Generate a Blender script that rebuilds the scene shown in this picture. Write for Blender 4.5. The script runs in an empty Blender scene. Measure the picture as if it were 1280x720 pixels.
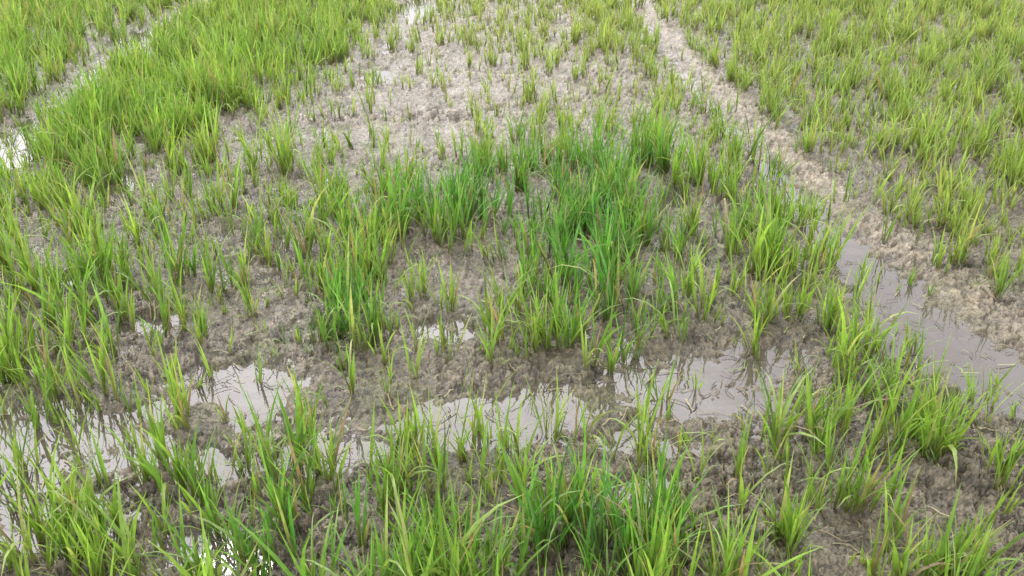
import bpy, math, numpy as np
rng = np.random.default_rng(11)
sc = bpy.context.scene

# ---------------------------------------------------------------- noise
def hsh(ix, iy, seed):
    a = (ix.astype(np.int64)*374761393 + iy.astype(np.int64)*668265263 + seed*1274126177) & 0xffffffff
    a = ((a ^ (a >> 13))*1274126177) & 0xffffffff
    a = ((a ^ (a >> 16))*2246822519) & 0xffffffff
    a = a ^ (a >> 15)
    return (a & 0xffffff)/float(0x1000000)
def perlin(x, y, seed=0):
    ix = np.floor(x); iy = np.floor(y); fx = x-ix; fy = y-iy
    u = fx*fx*fx*(fx*(fx*6-15)+10); v = fy*fy*fy*(fy*(fy*6-15)+10)
    def g(dx, dy):
        a = hsh(ix+dx, iy+dy, seed)*2*math.pi
        return np.cos(a)*(fx-dx)+np.sin(a)*(fy-dy)
    return ((g(0,0)*(1-u)+g(1,0)*u)*(1-v)+(g(0,1)*(1-u)+g(1,1)*u)*v)*1.5
def fbm(x, y, s, o=3, seed=0):
    r = 0; a = 1; t = 0
    for i in range(o):
        r = r+a*perlin(x/s, y/s, seed+i*17); t += a; a *= .5; s *= .5
    return r/t
def worley(x, y, seed=0):
    ix = np.floor(x); iy = np.floor(y)
    f1 = np.full(x.shape, 9.); f2 = np.full(x.shape, 9.); idv = np.zeros(x.shape)
    for dx in (-1,0,1):
        for dy in (-1,0,1):
            cx = ix+dx; cy = iy+dy
            d = np.hypot(cx+hsh(cx,cy,seed)-x, cy+hsh(cx,cy,seed+5)-y)
            idv = np.where(d<f1, hsh(cx,cy,seed+9), idv)
            f2 = np.minimum(f2, np.maximum(f1, d)); f1 = np.minimum(f1, d)
    return f1, f2, idv
def sm(a, b, x):
    t = np.clip((x-a)/(b-a), 0, 1); return t*t*(3-2*t)

# ---------------------------------------------------------------- field layout (metres; y = away down the plot)
def ridge_x(y): return np.interp(y, [-5,1,2.0,2.74,3.12,3.58,4.3,5.27,6.75,9.5,30],[3.2,2.35,1.98,1.78,1.69,1.60,1.52,1.44,1.36,1.33,1.2])
def furrow_x(y): return np.interp(y, [-5,1,3,4.54,5.1,6.23,7.55,8.7,30],[-1.9,-2.3,-2.6,-2.78,-2.9,-3.02,-3.12,-3.12,-3.6])
# cx, cy, rx, ry, depth
PUD = [(-.25,2.70,.12,.08,1),(-.88,2.36,.22,.13,1),(-.12,2.17,.30,.12,1),(.14,2.26,.22,.09,1),(.58,2.34,.28,.19,1),(.80,2.52,.22,.13,.9),
       (.16,2.72,.09,.06,.9),(-1.42,2.12,.28,.15,.95),(-1.50,1.86,.28,.16,.95),(-1.15,2.22,.14,.07,.8),(-1.78,2.45,.22,.11,.9),(-1.2,1.72,.24,.10,.9),
       (-.5,1.98,.24,.08,.8),(.42,2.08,.24,.06,.8),(.95,2.35,.10,.15,.6),(.35,2.62,.10,.05,.6),(-1.3,2.75,.16,.07,.8),(-1.8,3.1,.16,.07,.8),(-1.0,1.98,.24,.07,.8),(-.75,1.62,.16,.06,.8),(.3,1.85,.14,.05,.8),
       (1.50,2.66,.22,.42,1.15),(1.66,2.34,.28,.26,1),(1.46,3.05,.15,.36,1.15),(1.40,3.45,.12,.3,1.05),(1.38,3.85,.13,.28,1.2),(1.35,4.35,.10,.3,1.2),(1.29,5.1,.08,.35,1),(1.75,2.05,.3,.2,.8),
       (-.95,9.0,.22,.9,1),(-1.0,7.3,.12,.35,.9),(.95,9.6,.12,.4,.8),(-5.0,9.6,.5,.6,1),(-.95,6.3,.14,.3,.9),(-1.9,3.9,.18,.1,.9),
       (3.1,4.5,.25,.10,.8),(2.6,3.4,.12,.10,.7),(.75,3.95,.16,.07,1),(-.55,5.2,.2,.1,.8),(-2.0,4.15,.3,.1,.9),(-1.2,3.2,.15,.06,.8),(-1.5,4.9,.2,.1,.9),(3.6,5.6,.3,.12,.8),(-1.0,4.2,.15,.07,.8),(2.3,5.2,.15,.1,.7)]
def base_h(x, y):
    wx = x+0.13*fbm(x,y,.22,3,31)+.04*perlin(x/.06,y/.06,38); wy = y+0.13*fbm(x,y,.22,3,47)+.04*perlin(x/.06,y/.06,39)
    low = np.exp(-((y-2.1)/.6)**2)*sm(1.3,-.6,x)
    h = 0.026-.011*low+0.013*fbm(x,y,.55,2,3)+0.015*fbm(x,y,.17,2,9)
    p = np.zeros_like(x)
    for cx,cy,rx,ry,d in PUD:
        q = np.hypot((wx-cx)/rx,(wy-cy)/ry)
        p = np.maximum(p, d*(1-sm(.35,1.55,q)))
    p = p*(.85+.5*fbm(x,y,.09,2,303)).clip(.3,1.15)
    fx = furrow_x(y)
    q = np.abs(wx-fx)/(.21); p = np.maximum(p, (.72+.34*np.sin(y*3.1)*np.sin(y*1.3+1))*(1-sm(.3,1.5,q))*sm(3.6,4.6,y))
    rx = ridge_x(y)
    ql = np.abs(wx-(rx-.15))/.13; p = np.maximum(p, .56*(1-sm(.3,1.4,ql))*sm(2,3,y))
    h = h - 0.048*p
    ww = x+.04*fbm(x,y,.3,3,531)
    qr = (ww-rx)/np.interp(y,[1,2.5,4,10],[.12,.10,.09,.12])
    rr = np.exp(-qr*qr)*sm(1.9,2.7,y)*(.72+.6*fbm(x,y,.35,3,411)).clip(.3,1)
    h = h+0.022*rr
    return h, p, rr
def ground_h(x, y):
    h, p, rr = base_h(x, y)
    ox = x+.024*perlin(x/.05,y/.05,71)+.01*perlin(x/.02,y/.02,73); oy = y+.024*perlin(x/.05,y/.05,72)+.01*perlin(x/.02,y/.02,74)
    f1,f2,i1 = worley(ox/.055, oy/.055, 5)
    g1,g2,i2 = worley(ox/.024, oy/.024, 15)
    lum = (sm(0,.30,f2-f1)-.6)*.009 + (i1-.5)*.016 + (.5-f1)*.006 + (sm(0,.35,g2-g1)-.6)*.008 + (i2-.5)*.012
    lum = lum+0.013*fbm(x,y,.085,3,21)+.004*perlin(x/.012,y/.012,33)
    amp = (.6+.7*sm(-.4,.5,fbm(x,y,.5,2,61)))
    amp = amp*(1-.30*np.clip(p,0,1)*sm(-1.6,-.2,x))*(1-.30*rr)
    lum = lum*amp
    return h+lum, lum, p, rr

# ---------------------------------------------------------------- materials
def newmat(name):
    m = bpy.data.materials.new(name); m.use_nodes = True
    nt = m.node_tree; nt.nodes.clear()
    return m, nt, nt.nodes, nt.links
mud, nt, N, L = newmat("wet_mud")
out = N.new("ShaderNodeOutputMaterial"); bs = N.new("ShaderNodeBsdfPrincipled"); L.new(bs.outputs[0], out.inputs[0])
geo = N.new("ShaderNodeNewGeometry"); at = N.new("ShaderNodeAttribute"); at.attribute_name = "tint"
n1 = N.new("ShaderNodeTexNoise"); n1.inputs["Scale"].default_value = 38; n1.inputs["Detail"].default_value = 7; n1.inputs["Roughness"].default_value=.78
L.new(geo.outputs["Position"], n1.inputs["Vector"])
r1 = N.new("ShaderNodeValToRGB"); r1.color_ramp.elements[0].position=.37; r1.color_ramp.elements[1].position=.65
r1.color_ramp.elements[0].color=(.40,.37,.30,1); r1.color_ramp.elements[1].color=(1.6,1.54,1.40,1)
L.new(n1.outputs["Fac"], r1.inputs[0])
mx = N.new("ShaderNodeMix"); mx.data_type='RGBA'; mx.blend_type='MULTIPLY'; mx.inputs[0].default_value=1
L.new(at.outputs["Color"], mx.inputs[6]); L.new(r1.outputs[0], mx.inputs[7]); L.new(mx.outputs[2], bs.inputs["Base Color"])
n2 = N.new("ShaderNodeTexNoise"); n2.inputs["Scale"].default_value=95; n2.inputs["Detail"].default_value=5
L.new(geo.outputs["Position"], n2.inputs["Vector"])
bp = N.new("ShaderNodeBump"); bp.inputs["Strength"].default_value=.85; bp.inputs["Distance"].default_value=.011
L.new(n2.outputs["Fac"], bp.inputs["Height"]); L.new(bp.outputs[0], bs.inputs["Normal"])
n3 = N.new("ShaderNodeTexNoise"); n3.inputs["Scale"].default_value=9; n3.inputs["Detail"].default_value=4
L.new(geo.outputs["Position"], n3.inputs["Vector"])
r3 = N.new("ShaderNodeMapRange"); r3.inputs[1].default_value=.38; r3.inputs[2].default_value=.62; r3.inputs[3].default_value=.06; r3.inputs[4].default_value=.45
L.new(n3.outputs["Fac"], r3.inputs[0]); L.new(r3.outputs[0], bs.inputs["Roughness"])
bs.inputs["IOR"].default_value=1.47
# water
wat, nt, N, L = newmat("muddy_water")
out = N.new("ShaderNodeOutputMaterial")
geo = N.new("ShaderNodeNewGeometry")
tr = N.new("ShaderNodeBsdfTransparent"); tr.inputs[0].default_value=(.66,.60,.51,1)
df = N.new("ShaderNodeBsdfDiffuse"); df.inputs[0].default_value=(.15,.128,.105,1)
m1 = N.new("ShaderNodeMixShader"); m1.inputs[0].default_value=.38
L.new(tr.outputs[0], m1.inputs[1]); L.new(df.outputs[0], m1.inputs[2])
gl = N.new("ShaderNodeBsdfGlossy"); gl.inputs["Roughness"].default_value=.025; gl.inputs[0].default_value=(1,1,1,1)
fr = N.new("ShaderNodeFresnel"); fr.inputs[0].default_value=1.62
nw = N.new("ShaderNodeTexNoise"); nw.inputs["Scale"].default_value=11; nw.inputs["Detail"].default_value=2
L.new(geo.outputs["Position"], nw.inputs["Vector"])
bw = N.new("ShaderNodeBump"); bw.inputs["Strength"].default_value=.16; bw.inputs["Distance"].default_value=.01
L.new(nw.outputs["Fac"], bw.inputs["Height"]); L.new(bw.outputs[0], gl.inputs["Normal"]); L.new(bw.outputs[0], fr.inputs["Normal"])
m2 = N.new("ShaderNodeMixShader"); L.new(fr.outputs[0], m2.inputs[0]); L.new(m1.outputs[0], m2.inputs[1]); L.new(gl.outputs[0], m2.inputs[2])
L.new(m2.outputs[0], out.inputs[0])
# leaf
def leafmat(name, trans, rough):
    m, nt, N, L = newmat(name)
    out = N.new("ShaderNodeOutputMaterial"); at = N.new("ShaderNodeAttribute"); at.attribute_name="tint"
    geo = N.new("ShaderNodeNewGeometry"); nz = N.new("ShaderNodeTexNoise"); nz.inputs["Scale"].default_value=45; nz.inputs["Detail"].default_value=3
    L.new(geo.outputs["Position"], nz.inputs["Vector"])
    mr = N.new("ShaderNodeMapRange"); mr.inputs[1].default_value=.3; mr.inputs[2].default_value=.7; mr.inputs[3].default_value=.78; mr.inputs[4].default_value=1.2
    L.new(nz.outputs["Fac"], mr.inputs[0])
    vm = N.new("ShaderNodeVectorMath"); vm.operation='SCALE'; L.new(at.outputs["Color"], vm.inputs[0]); L.new(mr.outputs[0], vm.inputs["Scale"])
    b = N.new("ShaderNodeBsdfPrincipled"); b.inputs["Roughness"].default_value=rough; L.new(vm.outputs[0], b.inputs["Base Color"])
    b.inputs["Specular IOR Level"].default_value=.5
    t = N.new("ShaderNodeBsdfTranslucent")
    v2 = N.new("ShaderNodeVectorMath"); v2.operation='MULTIPLY'; v2.inputs[1].default_value=(1.5,1.42,.9); L.new(vm.outputs[0], v2.inputs[0]); L.new(v2.outputs[0], t.inputs[0])
    mm = N.new("ShaderNodeMixShader"); mm.inputs[0].default_value=trans; L.new(b.outputs[0], mm.inputs[1]); L.new(t.outputs[0], mm.inputs[2]); L.new(mm.outputs[0], out.inputs[0])
    return m
leaf = leafmat("rice_leaf", .40, .45); straw = leafmat("dry_straw", .15, .6)

def mkmesh(name, co, quads, mat, tint=None, smooth=True):
    me = bpy.data.meshes.new(name)
    nq = len(quads); k = quads.shape[1]
    me.vertices.add(len(co)); me.vertices.foreach_set("co", co.astype(np.float32).ravel())
    me.loops.add(nq*k); me.loops.foreach_set("vertex_index", quads.astype(np.int32).ravel())
    me.polygons.add(nq); me.polygons.foreach_set("loop_start", np.arange(0,nq*k,k,dtype=np.int32))
    try: me.polygons.foreach_set("loop_total", np.full(nq,k,dtype=np.int32))
    except Exception: pass
    me.polygons.foreach_set("use_smooth", np.full(nq, smooth))
    me.update(calc_edges=True)
    if tint is not None:
        a = me.attributes.new("tint", 'FLOAT_COLOR', 'POINT')
        c = np.ones((len(co),4),np.float32); c[:,:3]=tint; a.data.foreach_set("color", c.ravel())
    me.materials.append(mat); me.validate()
    ob = bpy.data.objects.new(name, me); sc.collection.objects.link(ob); return ob

# ---------------------------------------------------------------- ground sheet
ys = np.concatenate([[-150,-60,-20,-8,-3,-1,0,.4,.7,.9],1.05*np.exp(np.arange(0,720)*.0036)])
last = ys[-1]; ys = np.concatenate([ys, last*np.exp(np.arange(1,60)*.06)])
cs = np.linspace(-1,1,1101); cs = np.concatenate([[-40,-15,-6,-3,-2,-1.4,-1.15],cs,[1.15,1.4,2,3,6,15,40]])
w = .72*np.maximum(ys,0)+.75
Yg, Cg = np.meshgrid(ys, cs, indexing='ij'); Xg = Cg*w[:,None]
x = Xg.ravel(); y = Yg.ravel()
h, lum, p, rr = ground_h(x, y)
far = sm(14,20,np.hypot(x,y)); h = h*(1-far)+.03*far
co = np.stack([x,y,h],1)
pink = sm(-.2,.5,fbm(x,y,1.1,2,81))[:,None]
center = (np.exp(-((x-.1)/1.3)**4)*sm(3.6,5.2,y))[:,None]
cA = np.array([.108,.092,.062]); cB = np.array([.142,.122,.094]); cR = np.array([.29,.245,.185])
tint = cA*(1-pink)+cB*pink*.9
tint = tint*(1-center)+np.array([.180,.155,.124])*center
alg = (sm(-.05,.4,fbm(x,y,.35,3,91))*(1-center[:,0]*.6))[:,None]*.6
tint = tint*(1-alg)+np.array([.088,.096,.038])*alg
tint = tint*(1-.8*rr[:,None])+cR*.8*rr[:,None]
pit_shade = (1-sm(-.014,.012,lum))[:,None]  # shade of the hollows between lumps, painted into the mud tint
tint = tint*(1-.60*pit_shade)
R,Cn = Yg.shape
idx = np.arange(R*Cn).reshape(R,Cn)
q = np.stack([idx[:-1,:-1],idx[:-1,1:],idx[1:,1:],idx[1:,:-1]],-1).reshape(-1,4)
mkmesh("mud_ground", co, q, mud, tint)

v = np.array([[-9,.2,0],[9,.2,0],[9,13,0],[-9,13,0]],float)
mkmesh("puddle_water", v, np.array([[0,1,2,3]]), wat, None, False)

# ---------------------------------------------------------------- rice density
BARE = [(-.75,5.9,.55,1.45,.82),(.45,6.0,.8,.70,.62),(-1.40,4.9,.38,.45,.72),(-1.70,4.0,.42,.24,.65),(-.95,8.9,.2,1.4,.9),(.1,8.2,.8,1.3,.2),
        (-.1,4.95,.8,.3,.5),(.75,3.9,.26,.26,.5),(.6,2.42,.42,.26,.86),(.0,2.25,.48,.18,.84),(-.28,2.68,.20,.12,.8),(-.88,2.34,.27,.16,.82),
        (-.45,2.35,.35,.15,.4),(-1.45,2.02,.40,.26,.6),(.85,1.78,.38,.16,.6),(.62,2.1,.27,.11,.5),(-.05,3.0,.14,.16,.7),(-1.45,3.35,.25,.2,.35),
        (1.2,4.8,.2,.7,.4),(.8,3.0,.2,.2,.3),(1.55,2.6,.24,.32,.85),(1.47,3.1,.16,.4,.7)]
LUSH = [(-2.3,5.0,.5,.8,1.5),(-2.1,7.2,.75,2.3,1.3),(-1.9,9.6,.8,1.2,1.0),(.25,4.15,.26,.14,2.0),(.62,4.25,.25,.12,1.1),(-.1,3.7,.85,.40,.3),(.30,3.30,.25,.32,.6),
        (.33,2.72,.20,.14,.9),(-.56,2.75,.12,.13,2.0),(-.4,1.62,1.0,.22,.9),(.25,1.66,.45,.2,.7),(-.8,3.3,.3,.5,.3),(-1.7,3.0,.5,.5,.35),(.9,2.2,.08,.08,.9),(.86,1.96,.1,.08,1.0),
        (1.22,2.05,.14,.11,1.3),(1.15,2.7,.10,.2,.6),(-4.2,7,1.0,3,.8),(1.08,3.1,.13,.3,.5),(.95,4.2,.2,.4,.4),(3.6,5.5,2.0,3.5,.35),(1.0,1.5,.5,.14,.7),(.9,7.5,.4,1.5,.4),(3.5,9.5,3,1.5,.3)]
def density(x,y):
    wx = x+.12*fbm(x,y,.3,2,131); wy = y+.12*fbm(x,y,.3,2,147)
    d = np.full_like(x,.47)
    for cx,cy,rx,ry,a in LUSH:
        d = d+a*.6*np.exp(-(((wx-cx)/rx)**2+((wy-cy)/ry)**2))
    for cx,cy,rx,ry,a in BARE:
        qq = ((wx-cx)/rx)**2+((wy-cy)/ry)**2
        d = d*(1-a*np.exp(-qq*qq*.7))
    wx2 = x+.05*fbm(x,y,.3,2,131)
    fx = np.abs(wx2-furrow_x(y)); d = d*(1-.95*np.exp(-(fx/.20)**4)*sm(3.4,4.4,y))
    rx = ridge_x(y); d = d*(1-.94*np.exp(-((wx2-rx+.05)/np.interp(y,[2,3,5,9],[.24,.20,.17,.17]))**4)*sm(2.1,2.5,y))
    d = d*(.38+1.25*sm(-.35,.4,fbm(x,y,.22,2,151)))
    return np.clip(d,0,1.6)
CM = 118.   # seedling hills per m2 at density 1
def sample(ax, y0, y1, scale, dm):
    n = int(2*ax*(y1-y0)*dm*1.6*scale)
    x = rng.uniform(-ax,ax,n); y = rng.uniform(y0,y1,n)
    k = rng.random(n)*1.6 < density(x,y); return x[k],y[k]
def gather(dm):
    parts = [sample(3.2,.9,4,1,dm),sample(5,4,6.5,1.0,dm),sample(7,6.5,10,.9,dm),sample(9,10,16,.35,dm)]
    return np.concatenate([a for a,b in parts]), np.concatenate([b for a,b in parts])
hx,hy = gather(CM); H=len(hx)
big = np.clip(rng.lognormal(0,.5,H),.35,2.8)*(.7+.40*np.clip(density(hx,hy),0,1.5))
npl = np.clip(np.round(2.6*big+rng.normal(0,.6,H)),1,9).astype(int)
ow = np.repeat(np.arange(H),npl); sg=(.013+.008*big)[ow]
px = hx[ow]+rng.normal(0,1,len(ow))*sg; py = hy[ow]+rng.normal(0,1,len(ow))*sg
hs = rng.normal(1,.17,H)[ow]*(.9+.1*big[ow])
hcol = rng.normal(0,.25,H)[ow]
sx_,sy_ = gather(165.); ns=len(sx_)   # stray single seedlings between hills
px=np.concatenate([px,sx_]); py=np.concatenate([py,sy_]); hs=np.concatenate([hs,rng.uniform(.3,.95,ns)]); hcol=np.concatenate([hcol,rng.normal(.2,.3,ns)])
P = len(px)
hn = fbm(px,py,.35,2,171)
emer = np.zeros(P)
for cx,cy,rx,ry in [(.25,4.15,.35,.2),(-.56,2.75,.16,.18),(.3,3.25,.32,.45),(-.1,3.7,.7,.35),(.62,4.3,.3,.15),(.2,1.6,.4,.15),(-.5,1.6,.25,.15),(.35,2.75,.2,.2)]:
    emer = np.maximum(emer,np.exp(-((px-cx)/rx)**2-((py-cy)/ry)**2))
rightf = sm(0,.2,px-ridge_x(py)); midc = np.exp(-((px-.1)/1.2)**4)*sm(4.6,5.4,py)
ht = (.212+.06*hn)*hs*rng.normal(1,.12,P)*(1-.14*rightf)*(1-.25*midc)*(1+.15*emer)
ht = np.clip(ht,.05,.33)
nl = rng.integers(3,7,P)
own = np.repeat(np.arange(P),nl); M = len(own)
K = 5
bx = px[own]+rng.normal(0,.005,M); by = py[own]+rng.normal(0,.005,M)
gz = ground_h(px,py)[0][own]-.010
leanA = rng.uniform(0,2*math.pi,P); lean = np.abs(rng.normal(0,.15,P))
phi = rng.uniform(0,2*math.pi,M)
tilt = np.abs(rng.normal(.10,.12,M)); bend = np.abs(rng.normal(.25,.26,M))
old = rng.random(M) < .10; bend[old] += rng.uniform(.5,1.7,old.sum())
Ln = ht[own]*rng.uniform(.45,1.15,M); W = np.clip(rng.normal(.0071,.0020,M),.0028,.012)*(.65+.35*Ln/.2)*np.interp(by,[2,8],[1,1.2])
dirx=np.cos(phi); diry=np.sin(phi)
tw = rng.normal(0,.9,M)
cx_=bx.copy(); cy_=by.copy(); cz_=gz.copy()
prof = np.array([.42,.8,1.,.85,.5,.06])
C = np.zeros((M,K+1,3,3),np.float32)
lx = (np.cos(leanA)*lean)[own]; ly=(np.sin(leanA)*lean)[own]
for k in range(K+1):
    t=k/K
    th = tilt+bend*t**1.6
    tx = np.sin(th)*dirx+lx; ty=np.sin(th)*diry+ly; tz=np.cos(th)
    nn = np.sqrt(tx*tx+ty*ty+tz*tz); tx/=nn; ty/=nn; tz/=nn
    if k>0:
        cx_+=tx*Ln/K; cy_+=ty*Ln/K; cz_+=tz*Ln/K
    a = phi+math.pi/2+tw*t
    sx=np.cos(a); sy=np.sin(a); dd=sx*tx+sy*ty; sx=sx-dd*tx; sy=sy-dd*ty; sz=-dd*tz
    n_=np.sqrt(sx*sx+sy*sy+sz*sz); sx/=n_; sy/=n_; sz/=n_
    nx=ty*sz-tz*sy; ny=tz*sx-tx*sz; nz=tx*sy-ty*sx
    hw=W*prof[k]*.5
    for j,s in enumerate((-1,0,1)):
        o = 0 if s else 1
        C[:,k,j,0]=cx_+s*hw*sx+o*nx*hw*.4; C[:,k,j,1]=cy_+s*hw*sy+o*ny*hw*.4; C[:,k,j,2]=cz_+s*hw*sz+o*nz*hw*.4
base = (np.arange(M)*(K+1)*3)[:,None,None]
kk = (np.arange(K)*3)[None,:,None]; jj=np.arange(2)[None,None,:]
i0 = base+kk+jj
Q = np.stack([i0,i0+1,i0+4,i0+3],-1).reshape(-1,4)
g1 = np.array([.205,.325,.050]); g2=np.array([.115,.240,.036]); g3=np.array([.045,.195,.032]); gy=np.array([.28,.32,.10]); br=np.array([.25,.19,.10])
mixv = np.clip(.5+.6*fbm(px,py,.8,2,191)+hcol+rng.normal(0,.1,P),0,1)[:,None]
pc = g1*mixv+g2*(1-mixv); e=(emer*.8)[:,None]; pc=pc*(1-e)+g3*e
yl=(np.clip(midc*.38+rightf*.26+.18*sm(5,9,py),0,1))[:,None]; pc=pc*(1-yl)+gy*yl
lc = pc[own]*rng.normal(1,.22,(M,1)).clip(.5,1.6)
yb = rng.random(M)<.08; lc[yb]=gy*rng.uniform(.8,1.2,(yb.sum(),1)); lc[old]=lc[old]*.6+gy*.4
bb = rng.random(M)<.04; lc[bb]=br
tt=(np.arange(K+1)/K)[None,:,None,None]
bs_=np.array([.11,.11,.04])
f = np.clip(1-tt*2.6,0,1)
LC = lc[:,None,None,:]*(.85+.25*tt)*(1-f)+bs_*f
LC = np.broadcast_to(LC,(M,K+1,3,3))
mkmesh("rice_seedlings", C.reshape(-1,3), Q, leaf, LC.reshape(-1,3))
print("leaves",M,"plants",P)

# ---------------------------------------------------------------- straw litter
n=8500
y_=1.0+9*rng.random(n)**1.5; x_=rng.uniform(-1,1,n)*(.72*y_+.6)
a=rng.uniform(0,2*math.pi,n); l=rng.uniform(.012,.07,n); wv=rng.uniform(.0012,.005,n); cur=rng.normal(0,.5,n)
S=np.zeros((n,4,2,3)); cxx=x_.copy(); cyy=y_.copy()
for k in range(4):
    aa=a+cur*k/3
    if k: cxx=cxx+np.cos(aa)*l/3; cyy=cyy+np.sin(aa)*l/3
    z=np.maximum(ground_h(cxx,cyy)[0],0)+.003+rng.random(n)*.006
    for j,s in enumerate((-1,1)):
        S[:,k,j,0]=cxx-s*np.sin(aa)*wv*.5; S[:,k,j,1]=cyy+s*np.cos(aa)*wv*.5; S[:,k,j,2]=z
i0=(np.arange(n)*8)[:,None]+(np.arange(3)*2)[None,:]
Q=np.stack([i0,i0+1,i0+3,i0+2],-1).reshape(-1,4)
pal=np.array([[.22,.17,.08],[.24,.21,.11],[.10,.07,.04],[.13,.17,.04],[.04,.03,.02],[.06,.045,.03]])
sc_=pal[rng.integers(0,6,n)][:,None,:]*rng.uniform(.7,1.2,(n,1,1))
mkmesh("straw_litter", S.reshape(-1,3), Q, straw, np.broadcast_to(sc_,(n,8,3)).reshape(-1,3))

# ---------------------------------------------------------------- world / sun
EL=math.radians(50); AZ=math.radians(-22)
wd=bpy.data.worlds.new("World"); sc.world=wd; wd.use_nodes=True
N=wd.node_tree.nodes; L=wd.node_tree.links
bg=N["Background"]; bg.inputs[1].default_value=.15
sk=N.new("ShaderNodeTexSky"); sk.sky_type='NISHITA'; sk.sun_disc=False; sk.sun_elevation=EL; sk.sun_rotation=AZ; sk.dust_density=3
tc=N.new("ShaderNodeTexCoord"); cn=N.new("ShaderNodeTexNoise"); cn.inputs["Scale"].default_value=3.2; cn.inputs["Detail"].default_value=5
L.new(tc.outputs["Generated"],cn.inputs["Vector"])
cr=N.new("ShaderNodeValToRGB"); cr.color_ramp.elements[0].position=.38; cr.color_ramp.elements[1].position=.60
cr.color_ramp.elements[0].color=(.66,.64,.68,1); cr.color_ramp.elements[1].color=(1.,.99,1.01,1); L.new(cn.outputs["Fac"],cr.inputs[0])
# bright veil of thin cloud around the hidden sun
dp=N.new("ShaderNodeVectorMath"); dp.operation='DOT_PRODUCT'; dp.inputs[1].default_value=(math.sin(AZ)*math.cos(EL),math.cos(AZ)*math.cos(EL),math.sin(EL))
L.new(tc.outputs["Generated"],dp.inputs[0])
pw=N.new("ShaderNodeMapRange"); pw.interpolation_type='SMOOTHSTEP'; pw.inputs[1].default_value=.72; pw.inputs[2].default_value=1; pw.inputs[3].default_value=21; pw.inputs[4].default_value=45
L.new(dp.outputs["Value"],pw.inputs[0])
vs=N.new("ShaderNodeVectorMath"); vs.operation='SCALE'; L.new(pw.outputs[0],vs.inputs["Scale"]); L.new(cr.outputs[0],vs.inputs[0])
mw=N.new("ShaderNodeMix"); mw.data_type='RGBA'; mw.inputs[0].default_value=.9
L.new(sk.outputs[0],mw.inputs[6]); L.new(vs.outputs[0],mw.inputs[7]); L.new(mw.outputs[2],bg.inputs[0])
sl=bpy.data.lights.new("sun","SUN"); sl.energy=1.3; sl.angle=math.radians(16); sl.color=(1,.96,.88)
so=bpy.data.objects.new("sun",sl); so.rotation_euler=(-(math.pi/2-EL),0,-AZ); sc.collection.objects.link(so)

cam=bpy.data.cameras.new("camera"); cam.sensor_width=36; cam.lens=30.94; cam.clip_end=1000; cam.clip_start=.05
coo=bpy.data.objects.new("camera",cam); coo.location=(0,0,1.6); coo.rotation_euler=(math.radians(62.3),0,0); sc.collection.objects.link(coo); sc.camera=coo
sc.view_settings.view_transform='Standard'; sc.view_settings.look='None'; sc.view_settings.exposure=0
